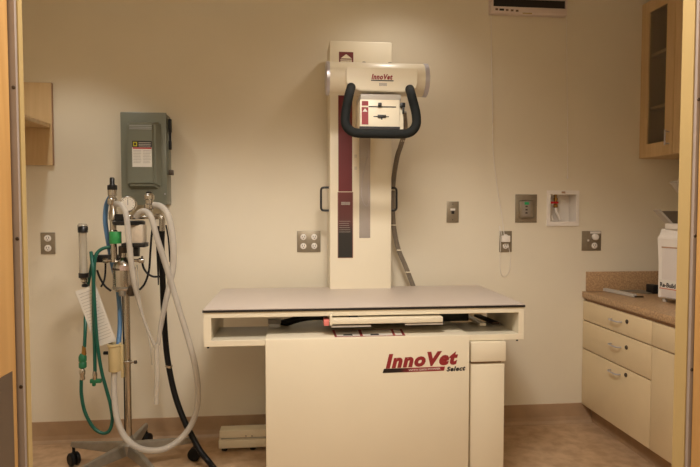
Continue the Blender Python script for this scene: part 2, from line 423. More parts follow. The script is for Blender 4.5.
pl_ = obj('night_plug', lathe([(.02, 0), (.02, .014), (.014, .02)], (cx+.02, YB-.01, cz+.024), (0, -1, 0), 18), 'white')
tag(pl_, 'round white plug in the upper socket of the combination plate', 'plug')

# recessed valve box
t = thing('valve_box', ((bx0+bx1)/2, YB, bz0-.02), 'white recessed plastic valve box with a red handled tap inside', 'valve box')
fx0, fx1, fz0, fz1 = R(546.5, 190.5, 578.5, 226, YB)
bm = bmesh.new(); k = .003
i0, i1, j0, j1 = bx0+k, bx1-k, bz0+k, bz1-k
add_box(bm, fx0, i0, YB-.008, YB-.0005, fz0, fz1); add_box(bm, i1, fx1, YB-.008, YB-.0005, fz0, fz1)
add_box(bm, i0, i1, YB-.008, YB-.0005, fz0, j0); add_box(bm, i0, i1, YB-.008, YB-.0005, j1, fz1)
obj('flange', bm, 'white', t, smooth=False)
bm = bmesh.new()
add_box(bm, bx0+.0005, i0, YB, YB+.09, bz0+.001, bz1-.001); add_box(bm, i1, bx1-.0005, YB, YB+.09, bz0+.001, bz1-.001)
add_box(bm, i0, i1, YB, YB+.09, bz0+.001, j0); add_box(bm, i0, i1, YB, YB+.09, j1, bz1-.001); add_box(bm, i0, i1, YB+.087, YB+.09, j0, j1)
obj('recess', bm, 'white', t, smooth=False)
vx = i0+.058; vz = j1-.05
v = obj('valve', lathe([(.008, .05), (.008, .03), (.013, .03), (.013, .012), (.009, .01), (.009, -.01), (.014, -.012), (.014, -.03), (.007, -.035)][::-1], (vx, YB+.045, vz), 'z', 16), 'brass', t)
obj('tap_handle', box(vx-.05, vx+.006, YB+.012, YB+.026, vz-.008, vz+.006, bev=.004), 'redv', v, label='red tap handle')
obj('supply_tube', tube([(vx, YB+.045, vz-.035), (vx+.004, YB+.04, vz-.06), (vx+.012, YB+.03, vz-.08), (vx+.03, YB+.04, j0+.008)], .01, 12), 'white', t)
obj('drain_fitting', lathe([(.02, 0), (.02, .012), (.015, .014), (.015, .04)], (vx-.025, YB+.05, j0+.0005), 'z', 18), 'white', t)
obj('clip', box((fx0+fx1)/2-.012, (fx0+fx1)/2+.012, YB-.0105, YB-.008, fz1-.018, fz1-.006, bev=.001), 'edge', t)

# top wall unit
UD = .045; YUF = YB-UD
x0, x1, z0, z1 = R(491, -22, 567.5, 14.2, YUF)
u = thing('wall_mounted_unit', ((x0+x1)/2, YB-.02, z0), 'white wall-mounted unit with black slot and row of small buttons', 'appliance')
zz = lambda py: at(528, py, YUF).z
bm = bmesh.new()
add_box(bm, x0, x1, YUF, YB-.001, z0, zz(7.2), bev=.003)
add_box(bm, x0, x1, YUF, YB-.001, zz(-1), z1, bev=.003)
add_box(bm, x0, x0+.016, YUF, YB-.001, zz(7.4), zz(-1.2)); add_box(bm, x1-.010, x1, YUF, YB-.001, zz(7.4), zz(-1.2))
obj('housing', bm, mat('off_white_plastic', srgb(224, 208, 198), .45, noise=.02), u)
obj('slot', box(x0+.016, x1-.010, YUF+.012, YB-.002, zz(7.3), zz(-1.1)), 'ink', u)
for i, f in enumerate((.075, .14, .21, .275, .34)):
    cx = x0+(x1-x0)*f; dz = -.003*i*.4
    obj('button', box(cx-(.014 if i == 1 else .008), cx+(.014 if i == 1 else .008), YUF-.003, YUF, zz(11.4)+dz, zz(9.5)+dz), 'ink' if i == 1 else mat('button_grey', srgb(120, 96, 84), .5, noise=.05), u)
obj('badge', box(x0+.2, x0+.26, YUF-.0012, YUF, z0+.002, z0+.008), mat('yellowed_label', srgb(178, 152, 70), .5, noise=.1), u)
c = obj('power_cord', tube(T([(491, 15, YB-.012), (491.5, 60, YB-.008), (492.5, 110, YB-.008), (493, 150, YB-.01), (497, 185, YB-.014), (501, 210, YB-.012), (503.5, 229, YB-.02), (504.5, 238, YB-.03)]), .0022, 8), 'white', u)
obj('plug', box(*R(501, 235.5, 509, 242, YB-.01)[:2], YB-.034, YB-.010, *R(501, 235.5, 509, 242, YB-.01)[2:], bev=.004), 'white', c)
c2 = obj('pull_cord', tube(T([(566.5, 15, YB-.03), (567, 80, YB-.012), (567.5, 130, YB-.008), (567.5, 176, YB-.008)]), .0018, 8), 'white', u)
obj('cord_end', lathe([(.002, 0), (.004, .004), (.004, .018), (.002, .022)], at(567.5, 179, YB-.008), 'z', 10), 'white', c2)
c3 = obj('loop_cord', tube(T([(502.5, 238, YB-.02), (499.5, 226, YB-.01), (500.5, 246, YB-.009), (499.8, 262, YB-.008), (501.5, 274, YB-.008), (506, 276, YB-.008), (510, 268, YB-.008), (510, 255, YB-.009), (508, 243, YB-.014)]), .0016, 8), 'white')
tag(c3, 'thin white cord hanging in a loop below the duplex outlet', 'cord')

# ------------------------------------------------------------------ grey safety switch box
x0, x1, z0, z1 = R(121.3, 112.5, 167, 205, 3.28)
g = thing('switch_box', ((x0+x1)/2, YB, z0), 'large grey steel electrical switch box high on the back wall', 'electrical box')
obj('enclosure', box(x0, x1-.004, 3.285, YB-.001, z0+.004, z1-.004, bev=.004), 'grey', g)
dr = obj('cover', box(x0-.001, x1, 3.272, 3.288, z0, z1, bev=.005), 'grey', g)
# raised panel
a0, a1, c0, c1 = R(127.5, 121.5, 161, 189, 3.26)
def frustum(x0, x1, z0, z1, yb, yf, ins, bev):
    bm = bmesh.new()
    b = [bm.verts.new(p) for p in ((x0, yb, z0), (x1, yb, z0), (x1, yb, z1), (x0, yb, z1))]
    f = [bm.verts.new(p) for p in ((x0+ins, yf, z0+ins*3), (x1-ins*4, yf, z0+ins*3), (x1-ins*4, yf, z1-ins*1.5), (x0+ins, yf, z1-ins*1.5))]
    bm.faces.new(b); bm.faces.new(f)
    for i in range(4): bm.faces.new((b[i], b[(i+1) % 4], f[(i+1) % 4], f[i]))
    bmesh.ops.recalc_face_normals(bm, faces=bm.faces[:])
    es = [e for e in bm.edges if not (e.verts[0] in b and e.verts[1] in b)]
    bmesh.ops.bevel(bm, geom=es, offset=bev, segments=4, affect='EDGES')
    return bm
obj('raised_panel', frustum(a0, a1, c0, c1, 3.2725, 3.226, .007, .012), 'grey', dr)
bm = bmesh.new()
for k in range(3): add_box(bm, a0+.022, a1-.04, 3.2241, 3.2264, c1-.03-k*.009, c1-.026-k*.009)
obj('vent_ribs', bm, mat('rib_highlight', srgb(170, 172, 168), .35, noise=.05), dr)
lx0, lx1, lz0, lz1 = R(132.5, 147.5, 152, 167, 3.23)
lb = obj('warning_label', box(lx0, lx1, 3.2247, 3.2261, lz0, lz1), 'paper', dr)
lx0, lx1, lz2, lz3 = R(132.5, 141, 152, 147.5, 3.23)
obj('label_header', box(lx0, lx1, 3.2247, 3.2261, lz2, lz3), 'ink', dr)
obj('logo_square', box(lx0+.005, lx0+.026, 3.2237, 3.2247, lz2+.006, lz3-.006), 'yellow', dr)
obj('logo_square', box(lx0+.010, lx0+.021, 3.2231, 3.2237, lz2+.011, lz3-.011), 'ink', dr)
obj('red_stripe', box(lx0+.003, lx1-.002, 3.2237, 3.2247, lz2-.008, lz2-.001), 'redv', dr)
bm = bmesh.new()
for k in range(9):
    for (u0, u1) in ((.05, .46), (.54, .95)): add_box(bm, lx0+(lx1-lx0)*u0, lx0+(lx1-lx0)*u1-random.random()*.006, 3.2242, 3.2247, lz2-.018-k*.0085, lz2-.0155-k*.0085)
for k in range(3): add_box(bm, lx0+.034, lx1-.006, 3.2242, 3.2247, lz3-.012-k*.009, lz3-.008-k*.009)
obj('label_print', bm, 'print', dr)
bm = bmesh.new()
add_box(bm, x1-.003, x1+.010, 3.285, 3.345, at(170, 175, 3.3).z, at(170, 119, 3.3).z, bev=.003)
obj('side_bracket', bm, 'grey', g)
bm = bmesh.new()
h0 = at(171, 122, 3.29); h1 = at(171.5, 150, 3.29)
add_box(bm, x1+.010, x1+.026, 3.27, 3.30, at(170, 133, 3.29).z, at(170, 119, 3.29).z, bev=.005)
add_box(bm, x1+.012, x1+.022, 3.285, 3.30, h1.z, at(170, 131, 3.29).z, bev=.003)
add_box(bm, x1+.010, x1+.024, 3.275, 3.30, at(170, 150, 3.29).z, at(170, 141, 3.29).z, bev=.004)
obj('operating_handle', bm, 'black', g)
obj('latch', box(x1+.009, x1+.03, 3.275, 3.315, at(170, 175, 3.29).z, at(170, 170, 3.29).z, bev=.002), 'screw', g)
obj('hasp', lathe([(.005, 0), (.004, .004)], at(165, 194, 3.272), (0, -1, 0), 10), 'silver', dr)

# ------------------------------------------------------------------ tube column
cx0, cx1 = at(329.6, 160, 3.14).x, at(391.6, 160, 3.14).x
cz1 = at(360, 42.5, 3.16).z; CY = 3.14
col_ = thing('tube_column', ((cx0+cx1)/2, 3.26, 0), 'tall cream floor-to-wall column with burgundy stripe behind the table', 'x-ray column')
obj('mast', box(cx0, cx1, CY, 3.36, 0.001, cz1, bev=.006), 'cream', col_)
obj('wall_bracket', box(cx0+.06, cx1-.06, 3.3605, YB-.001, cz1-.4, cz1-.2), 'cream', col_)
def decal(px0, py0, px1, py1, m, parent, name, Y=CY, th=.0012):
    x0, x1, z0, z1 = R(px0, py0, px1, py1, Y); return obj(name, box(x0, x1, Y-th, Y-.0001, z0, z1), m, parent)
decal(338.3, 93, 352.2, 191.5, 'burg', col_, 'stripe')
x0, x1, z0, z1 = R(338.3, 192, 352.4, 258, CY)
obj('decal_border', box(x0-.004, x1+.004, CY-.0012, CY-.0001, z0, z1), 'taupe', col_)
h_ = (z1-z0)
gm = gradient('decal_fade', [(0, srgb(44, 42, 38)), (.38, srgb(48, 42, 38)), (.55, srgb(92, 50, 46)), (1, srgb(110, 48, 46))], 2, -h_/2, h_/2)
dc = obj('lower_decal', box(x0, x1, CY-.0022, CY-.0012, z0+.003, z1-.004), gm, col_)
bm = bmesh.new()
for k in range(3): add_box(bm, x0+.016, x1-.014, CY-.0026, CY-.0022, z1-.060-k*.006, z1-.056-k*.006)
for k in range(6): add_box(bm, x0+.005, x1-.022+random.random()*.012, CY-.0026, CY-.0022, z1-.165-k*.012, z1-.1635-k*.012)
obj('decal_print', bm, 'print', dc)
# clear glossy strip
decal(359.3, 100, 370.3, 238, mat('silver_strip', srgb(190, 180, 172), .25, .35, noise=.15, nscale=6), col_, 'scale_strip')
st_ = tube([at(369, 150, CY-.004), at(364, 170, CY-.006), at(361.5, 195, CY-.005), at(366, 206, CY-.006), at(369, 200, CY-.004), at(368, 180, CY-.004)], .0022, 6)
obj('peeled_film', st_, 'clear', col_)
for py in (156, 168): 
    bm = bmesh.new(); p = at(355.8, py, CY)
    for k in range(3): add_box(bm, p.x-.008, p.x+.007, CY-.0006, CY-.0001, p.z-.008+k*.006, p.z-.0055+k*.006)
    obj('scale_mark', bm, 'print', col_)
# emblem
x0, x1, z0, z1 = R(339, 52, 353.3, 66, CY)
em = obj('emblem', box(x0, x1, CY-.0012, CY-.0001, z0, z1), 'burg', col_)
xm = (x0+x1)/2; w2 = (x1-x0)*.40
bm = prism([(xm-w2, z1-.036), (xm+w2, z1-.036), (xm, z1-.012)], CY-.0018, CY-.0012)
for k in range(2): add_box(bm, x0+.008, x1-.008, CY-.0018, CY-.0012, z1-.047-k*.008, z1-.042-k*.008)
obj('emblem_peak', bm, 'cream', em)
# side grab handles
for s, xx in ((-1, cx0), (1, cx1)):
    zt, zb = at(325, 187.5, CY+.05).z, at(325, 210.5, CY+.05).z; Yh = CY+.05
    zm = (zt+zb)/2
    e = .046 if s < 0 else .038
    obj('grab_handle', tube([(xx+s*.001, Yh, zt), (xx+s*(e-.012), Yh, zt-.001), (xx+s*(e-.002), Yh, zt-.009), (xx+s*e, Yh, zt-.022), (xx+s*e, Yh, zm), (xx+s*e, Yh, zb+.022), (xx+s*(e-.002), Yh, zb+.009), (xx+s*(e-.012), Yh, zb+.001), (xx+s*.001, Yh, zb)], .0065, 10, 4), 'blackm', col_)
cb = bmesh.new()
pts = [(404, 112, 2.96), (405, 130, 3.04), (401, 145, 3.12), (397, 158, 3.22), (393.5, 180, 3.25), (392.5, 200, 3.25), (393.5, 225, 3.26), (398, 248, 3.27), (405, 265, 3.27), (412, 283, 3.26), (416, 296, 3.25), (418, 325, 3.24)]
for dx in (-1.6, 0, 1.6): tube(T([(p[0]+dx*.9, p[1], p[2]-(.004 if dx == 0 else 0)) for p in pts]), .0062, 8, bm=cb)
obj('cable_bundle', cb, mat('grey_cable', srgb(128, 116, 100), .45, noise=.2, nscale=60), col_)
tb = bmesh.new()
for (px, py, Y) in ((402.5, 141, 3.1), (393, 190, 3.25), (393.5, 225, 3.26), (399, 250, 3.27), (408, 272, 3.265)): lathe([(.016, -.003), (.016, .003)], at(px, py, Y), 'z', 12, tb)
obj('cable_tie', tb, 'cream', col_)
# tube head (carried by the column: parts of it)
TY = 2.86
tc = at(377.5, 79.6, TY); tr = 16.0/F*TY
xl, xr_ = at(325.8, 80, TY).x, at(426.5, 82, TY).x
obj('arm', box(tc.x-.07, tc.x+.07, TY+tr*.6, CY-.001, tc.z-.06, tc.z+.05, bev=.008), 'cream', col_)
hd = obj('tube_housing', lathe([(tr*.97, 0), (tr, .004), (tr, xr_-xl-.004), (tr*.97, xr_-xl)], (xl, TY, tc.z), (1, 0, 0), 48), 'cream', col_)
for a, b_ in ((xl-.002, xl+.020), (xr_-.026, xr_+.002)):
    obj('end_cap', lathe([(tr*.9, 0), (tr*1.03, .004), (tr*1.03, b_-a-.004), (tr*.9, b_-a)], (a, TY, tc.z), (1, 0, 0), 48), 'silver', hd)
# cover: flat front with cut lower corners and flat top
FY = TY-tr-.045
pf = [at(*p, FY) for p in ((346.5, 67), (418, 68.5), (417.5, 84), (415.5, 89), (405, 92), (360, 90.5), (349.5, 86.5), (346.5, 82))]
cv = obj('front_cover', prism([(p.x, p.z) for p in pf], FY, TY-.03, bev=.004), 'cream', hd)
x0 = at(328.5, 64.5, TY).x; x1 = at(427, 64.5, TY).x
bm = bmesh.new()
for px in (364, 390):
    p = at(px, 65, TY); obj('cover_bolt', cyl((p.x, TY, tc.z+tr-.002), (p.x, TY, tc.z+tr+.006), .009, 12), 'ltgrey', hd)
def logo(px0, py0, px1, py1, Y, parent, sub=False, slope=0.0):
    a = at((px0+px1)/2, (py0+py1)/2, Y); w_ = (px1-px0)/F*Y; h = (py1-py0)/F*Y
    return text('InnoVet', (a.x, Y-.0006, a.z), w_, h, parent, 'red', bold=.055, space=1.14, shear=.25, slope=slope, name='logo_lettering')
logo(371.3, 74.2, 392.8, 79.6, FY, cv)
decal(371, 80.1, 393.5, 81.1, 'ink', cv, 'logo_bar', FY)
bm = bmesh.new(); x0, x1, z0, z1 = R(379, 83, 387, 86, FY)
for k in range(4): add_box(bm, x0+(x1-x0)*k/4+.001, x0+(x1-x0)*(k+1)/4-.001, FY-.0005, FY, z0, z1)
obj('model_print', bm, 'print', cv)
# collimator
QY = 2.70
x0, x1, z0, z1 = R(360, 99.5, 399.8, 127, QY)
cl = obj('collimator', box(x0, x1, QY, QY+.20, z0, z1, bev=.004), 'cream', col_)
obj('collimator_body', box(x0+.01, x1+.022, QY+.015, QY+.19, z0-.012, z1-.012, bev=.004), 'cream', cl)
obj('mounting_collar', box(x0+.005, x1+.01, QY+.02, QY+.2, z1+.0002, z1+.03, bev=.003), 'ltgrey', cl)
obj('lower_trim', box(x0-.001, x1+.001, QY-.002, QY+.02, z0-.009, z0+.002), 'ink', cl)
decal(361.7, 101, 368.3, 124.5, 'red', cl, 'red_panel', QY)
decal(361.7, 105.7, 368.3, 107.2, 'cream', cl, 'panel_gap', QY, .0018)
bm = bmesh.new(); a = at(365, 110, QY)
prism([(a.x-.012, a.z-.008), (a.x+.012, a.z-.008), (a.x, a.z+.008)], QY-.0018, QY-.0012, bm=bm)
obj('panel_mark', bm, 'paper', cl)
decal(368.6, 106.3, 396, 107.4, 'ink', cl, 'slide_track', QY)
obj('slide_knob', rbox(378.3, 102.6, 381.8, 106.5, QY-.014, QY, .0015), 'blackm', cl)
bm = bmesh.new()
rbox(373.5, 116.2, 389, 117.1, QY-.0012, QY-.0001, bm=bm, Yr=QY); rbox(377.5, 114.9, 386, 118, QY-.006, QY-.0001, .002, bm=bm, Yr=QY); rbox(381, 117.6, 382.4, 119.6, QY-.0012, QY-.0001, bm=bm, Yr=QY)
obj('dial', bm, 'ink', cl)
bm = bmesh.new()
rbox(400.5, 102.7, 405.2, 107.3, QY-.004, QY+.02, .003, bm=bm, Yr=QY); rbox(402.5, 106.5, 404.5, 113.8, QY-.002, QY+.01, .002, bm=bm, Yr=QY)
obj('lever', bm, 'blackm', cl)
# U handle
HY = 2.64
hp = [(351.2, 87, FY-.005), (348.6, 97, HY), (346.4, 108, HY), (345.2, 118, HY), (346.2, 125.5, HY), (351.5, 131.3, HY), (359, 133.2, HY), (370, 133.6, HY), (382, 133.9, HY), (394, 134, HY), (405, 133.7, HY), (412, 131, HY), (416.2, 124.5, HY), (416.2, 115, HY), (414, 105, HY), (411.6, 96, HY), (409.7, 89, FY-.005)]
obj('u_handle', tube(T(hp), .0218, 20, 5), 'foam', cv)

# ------------------------------------------------------------------ x-ray table
TF = 2.55; TB = 3.2
tx0, tx1 = at(203.4, 315, TF).x, at(524, 315, TF).x
zt = (at(203.4, 309, TF).z+at(524, 306, TF).z)/2
tbz = thing('x_ray_table', ((tx0+tx1)/2, 2.9, 0), 'cream x-ray table with pale laminate top over a wide cabinet', 'x-ray table')
obj('tabletop', box(tx0-.001, tx1+.001, TF-.003, TB+.02, zt-.001, zt+.004, bev=.001), 'top', tbz)
obj('edge_trim', box(tx0-.004, tx1+.004, TF-.006, TB+.021, zt-.0105, zt-.001, bev=.001), 'dark', tbz)
zA = zt-.0108; zB = zA-.026; zD = zt-.167; zCc = zD+.028
bm = bmesh.new()
add_box(bm, tx0, tx1, TF, TF+.03, zB, zA, bev=.002)
add_box(bm, tx0, tx1, TF, TF+.03, zD, zCc, bev=.002)
add_box(bm, tx0, tx0+.033, TF+.0005, TF+.44, zCc-.001, zB+.001); add_box(bm, tx1-.026, tx1, TF+.0005, TF+.44, zCc-.001, zB+.001)
add_box(bm, tx0, tx0+.033, TF+.03, TF+.44, zD, zCc); add_box(bm, tx1-.026, tx1, TF+.03, TF+.44, zD, zCc)
add_box(bm, tx0+.033, tx1-.026, TF+.03, TF+.30, zCc-.006, zCc-.001)
add_box(bm, tx0, tx1, TB-.03, TB, zB, zA); add_box(bm, tx0, tx0+.03, TF+.44, TB-.03, zB, zA); add_box(bm, tx1-.03, tx1, TF+.44, TB-.03, zB, zA)
obj('frame', bm, 'cream', tbz, smooth=False)
for px in (208, 517): obj('bumper', lathe([(.006, 0), (.005, -.01)], (at(px, 345, TF+.02).x, TF+.02, zD), 'z', 10), 'black', tbz)
# generator cabinet
GY = 2.50
gx0, gx1 = at(265.6, 400, GY).x, at(469.3, 400, GY).x
gz = (at(266, 338.5, GY).z+at(468, 336, GY).z)/2
cbz = obj('generator_cabinet', box(gx0, gx1, GY, GY+.42, .02, gz, bev=.006), 'cream', tbz)
obj('plinth', box(gx0+.02, gx1-.02, GY+.02, GY+.4, 0.001, .0199), 'dark', cbz)
a = at(424, 363, GY); 
logo(384, 351.9, 460, 366.9, GY, cbz, slope=math.radians(1.8))
x0, x1 = at(383, 371, GY).x, at(444.8, 371, GY).x; ya = at(383, 370.9, GY).z; yb = at(444.8, 368.5, GY).z
gm = gradient('logo_bar_fade', [(0, srgb(32, 26, 24)), (.28, srgb(40, 26, 26)), (.5, srgb(148, 42, 48)), (1, srgb(148, 42, 48))], 0, -(x1-x0)/2, (x1-x0)/2)
bar = obj('logo_bar', prism([(x0-.002, ya-.0095), (x1-.004, yb-.0095), (x1+.001, yb+.0095), (x0+.004, ya+.0095)], GY-.0012, GY-.0001), gm, cbz)
a = at(424.5, 369.3, GY); text('WITH DIGI POWER', (a.x, GY-.0018, a.z), .150, .0085, bar, 'paper', bold=.012, slope=math.radians(1.6))
a = at(456, 368.6, GY); text('Select', (a.x, GY-.0006, a.z), .090, .0225, cbz, 'ink', bold=.045, space=1.1, shear=.25, slope=math.radians(1.6))
# control decals lying on the cabinet top
def topq(px, py):
    p = at(px, py, 1.0); t = (gz-H)/(p.z-H); return Vector((p.x*t, t, gz))
def topdecal(q, m, name, dz, parent):
    pts = [topq(*p) for p in q]; return obj(name, prism([(p.x, p.y) for p in pts], gz+dz*.0006-.0004, gz+dz*.0006+.0003, 'z'), m, parent)
pn = topdecal([(332, 330), (401.5, 329), (405.5, 335.7), (335, 337.2)], 'red', 'control_label', 1, cbz)
for q in (([(334.5, 330.6), (358, 330.2), (360, 336.2), (337, 336.7)]), ([(361, 330.2), (390.5, 329.8), (393, 335.6), (363, 336.2)]), ([(393, 329.8), (399.5, 329.6), (402.5, 335.2), (395.5, 335.5)])):
    topdecal(q, 'paper', 'label_field', 2, pn)
for q in (([(343.5, 334.7), (352, 334.5), (352.8, 335.9), (343.2, 336)]), ([(370.5, 334.2), (378.5, 334.1), (379.3, 335.5), (370.5, 335.6)])):
    topdecal(q, 'ink', 'label_mark', 3, pn)
for q in (([(335.5, 331.3), (356.5, 331), (357, 332), (336, 332.3)]), ([(362.5, 331), (388.5, 330.7), (389, 331.6), (363, 331.9)])):
    topdecal(q, 'print', 'label_print', 3, pn)
# cassette tray
CYt = 2.56
x0, x1, z0, z1 = R(330, 318, 443, 323.4, CYt-.035); z1 = max(z1, z0+.02)
tr_ = obj('cassette_tray', box(x0, x1, CYt-.035, CYt+.40, z0, z1, bev=.002), 'cream', tbz)
x0b, x1b, z0b, z1b = R(331, 325.4, 371, 327.2, CYt-.03)
x0c, x1c = at(405.5, 325, CYt-.03).x, at(443, 325, CYt-.03).x
obj('tray_runner', prism([(CYt-.03, z0b), (CYt+.2, z0b), (CYt+.2, z0+.003), (CYt+.12, z0+.003), (CYt+.1, z0b+.007), (CYt-.03, z0b+.007)], x0b, x1b, 'x'), 'ltgrey', tr_)
obj('tray_runner', prism([(CYt-.03, z0b+.004), (CYt+.2, z0b+.004), (CYt+.2, z0+.003), (CYt+.12, z0+.003), (CYt+.1, z0b+.011), (CYt-.03, z0b+.011)], x0c, x1c, 'x'), 'ltgrey', tr_)
obj('end_tab', rbox(324, 320.3, 329.3, 326, CYt-.02, CYt+.06, .002), 'pink', tr_, label='pink end tab')
obj('end_tab', rbox(329.8, 314, 332.4, 325.5, CYt-.038, CYt-.01, .0015), 'cream', tr_)
obj('tray_latch', rbox(349, 316.2, 358, 318.6, CYt+.0, CYt+.03, .002, Yr=CYt), 'ink', tr_)
# bucky under the top, hose and rails inside the slot
xb0, xb1 = at(330, 315, 2.75).x, at(470, 315, 2.75).x
obj('grid_cabinet', box(xb0, xb1+.01, 2.80, 3.1, gz+.004, zB+.012, bev=.004), mat('dark_blue_grey', srgb(48, 52, 54), .5, noise=.1), tbz)
obj('flexible_duct', tube(T([(283, 323, 2.83), (290, 321.5, 2.78), (300, 318.5, 2.75), (314, 316.5, 2.74), (330, 316.8, 2.75), (345, 317, 2.8)]), .018, 12), 'black', tbz)
obj('slot_bracket', rbox(268, 319.5, 281, 324, 2.8, 2.83, .003), 'ltgrey', tbz)
def bar3(a, b, w_, h, name, m):
    a = Vector(a); b = Vector(b); dd = (b-a).normalized(); s = dd.cross(Vector((0, 0, 1))).normalized()*w_/2; u_ = Vector((0, 0, h/2))
    bm = bmesh.new(); vs_ = [bm.verts.new(p+i*s+j*u_) for p in (a, b) for (i, j) in ((-1, -1), (1, -1), (1, 1), (-1, 1))]
    for f in ((0, 1, 2, 3), (7, 6, 5, 4), (0, 4, 5, 1), (1, 5, 6, 2), (2, 6, 7, 3), (3, 7, 4, 0)): bm.faces.new([vs_[i] for i in f])
    bmesh.ops.recalc_face_normals(bm, faces=bm.faces[:])
    return obj(name, bm, m, tbz)
bar3(at(466, 315.5, 3.0), at(483, 324.5, 2.68), .03, .012, 'slide_rail', 'cream')
bar3(at(477, 315.3, 3.0), at(496, 323.3, 2.70), .035, .012, 'slide_rail', 'seam')
# right support pillar and its head block
px0_, px1_ = at(471, 350, 2.53).x, at(506, 350, 2.53).x
pl = obj('support_pillar', box(px0_+.001, px1_-.003, 2.535, 2.95, .03, at(488, 364.5, 2.53).z, bev=.005), 'cream', tbz)
obj('pillar_foot', box(px0_-.005, px1_+.005, 2.56, 3.0, .001, .03, bev=.004), 'cream', pl)
obj('pillar_neck', box(px0_+.012, px1_-.012, 2.56, 2.9, at(488, 364.5, 2.53).z, at(488, 361, 2.53).z), 'edge', pl)
obj('head_block', box(px0_, px1_, 2.53, 2.95, at(488, 361.7, 2.53).z, zD-.003, bev=.003), 'cream', tbz)
# floor rail at the left
RY = 3.16; x0 = at(218.5, 440, RY).x
zr = lambda py: at(230, py, RY).z
rl = obj('floor_rail', box(x0, gx0+.12, RY, RY+.10, zr(448.5), zr(440.5), bev=.003), 'cream', tbz)
obj('rail_cover', box(x0+.004, gx0+.12, RY+.01, RY+.09, zr(438.8), zr(431.5), bev=.003), 'cream', rl)
obj('rail_core', box(x0+.012, gx0+.12, RY+.02, RY+.08, zr(440.6), zr(438.7)), 'ltgrey', rl)
for xx in (x0+.03, x0+.19): obj('levelling_foot', cyl((xx, RY+.03, .001), (xx, RY+.03, zr(448.4)), .017, 16), 'black', rl)
for px in (246, 252): obj('rail_bolt', lathe([(.005, 0), (.004, .002)], at(px, 436, RY+.01), (0, -1, 0), 10), 'chrome', rl)
obj('floor_post', box(gx0+.02, gx0+.1, 2.93, 3.15, .001, zD, bev=.003), 'cream', tbz)
obj('floor_cable', tube([(gx1-.02, 2.49, .07), (gx1-.012, 2.485, .04), (gx1-.02, 2.48, .012), (gx1-.06, 2.47, .008), (gx1-.12, 2.45, .008)], .007, 8), 'black', tbz)

# ------------------------------------------------------------------ anaesthesia machine on a five-star stand
HX, HYm = -.862, 2.975; RS = .333
am = thing('anesthesia_machine', (HX, HYm, 0), 'wheeled chrome anesthesia machine stand with white and green hoses', 'anesthesia machine')
hub = obj('base_hub', lathe([(.03, .092), (.044, .10), (.044, .15), (.028, .168), (.019, .19)], (HX, HYm, 0), 'z', 24), 'alu', am)
for k in range(5):
    a = PI/2+k*2*PI/5; dv = Vector((math.cos(a), math.sin(a), 0)); sd = Vector((-dv.y, dv.x, 0)); O = Vector((HX, HYm, 0))
    def sec(r, w_, zb, ztop): 
        c_ = O+dv*r; return [c_-sd*w_+Vector((0, 0, zb)), c_+sd*w_+Vector((0, 0, zb)), c_+sd*w_*.6+Vector((0, 0, ztop)), c_-sd*w_*.6+Vector((0, 0, ztop))]
    bm = bmesh.new(); ss = [[bm.verts.new(v) for v in sec(*q)] for q in ((.03, .026, .098, .155), (.18, .021, .100, .142), (RS-.01, .016, .102, .128), (RS+.014, .010, .103, .126))]
    for u_, v_ in zip(ss, ss[1:]):
        for i in range(4): bm.faces.new((u_[i], u_[(i+1) % 4], v_[(i+1) % 4], v_[i]))
    bm.faces.new(ss[0]); bm.faces.new(ss[-1]); bmesh.ops.recalc_face_normals(bm, faces=bm.faces[:])
    bmesh.ops.bevel(bm, geom=bm.edges[:], offset=.003, segments=2, affect='EDGES')
    lg = obj('leg', bm, 'alu', am)
    e = O+dv*RS; wd = Vector((math.cos(a+1.1), math.sin(a+1.1), 0))
    if k == 0: wd = Vector((.9, -.43, 0))
    wd = wd.normalized()
    bm = cyl(e+Vector((0, 0, .06)), e+Vector((0, 0, .104)), .008, 10)
    ax_ = e+Vector((0, 0, .0355))
    for s in (-1, 1): lathe([(.022, 0), (.034, .003), (.035, .008), (.035, .017), (.029, .022)], ax_+wd*(s*.003), wd*s, 20, bm)
    add_box(bm, e.x-.012, e.x+.012, e.y-.012, e.y+.012, .045, .072, bev=.004)
    obj('caster', bm, 'black', lg)
Ym = HYm
ptop = at(126, 282, Ym)
pc = Vector((HX, Ym, 0))
obj('pole', lathe([(.0155, .15), (.0155, ptop.z)], (HX, Ym, 0), 'z', 24), 'chrome', am)
obj('rear_rod', cyl((HX-.021, Ym+.012, .13), (HX-.021, Ym+.012, ptop.z), .005, 10), 'black', am)
S_ = Ym/F   # metres per photo pixel at the machine
def L(px, py, prof, m, name, parent=am, Y=Ym, n=24, axis='z', lab=None):
    """lathe with a pixel-scaled profile (radius px, offset px upward)"""
    s = Y/F; return obj(name, lathe([(r*s, h*s) for r, h in prof], at(px, py, Y), axis, n), m, parent, label=lab)
# absorber canister with dome and clamp
cn = L(124.3, 291, [(8, 0), (10, 2), (10.3, 4), (10.3, 22), (9.6, 26), (7.5, 29.5), (5, 31.5), (3.2, 33), (3.2, 37)], 'chrome', 'absorber_canister', Y=Ym-.005)
L(124.3, 291, [(10.6, 21), (10.6, 23)], 'screw', 'canister_band', cn, Y=Ym-.005)
L(124.3, 291, [(10.7, 3), (10.7, 5)], 'alu', 'canister_band', cn, Y=Ym-.005)
bm = rbox(119.5, 265.5, 131, 270.5, Ym-.065, Ym-.06); obj('canister_label', bm, mat('pinkish_label', srgb(196, 170, 158), .5, noise=.25, nscale=150), cn)
for k, px in enumerate((122.5, 131.5)): L(px, 296, [(2.6, 0), (3.3, .8), (3.3, 8.5), (2.4, 9.5)], 'screw' if k else 'alu', 'clamp_post', cn, Y=Ym-.04)
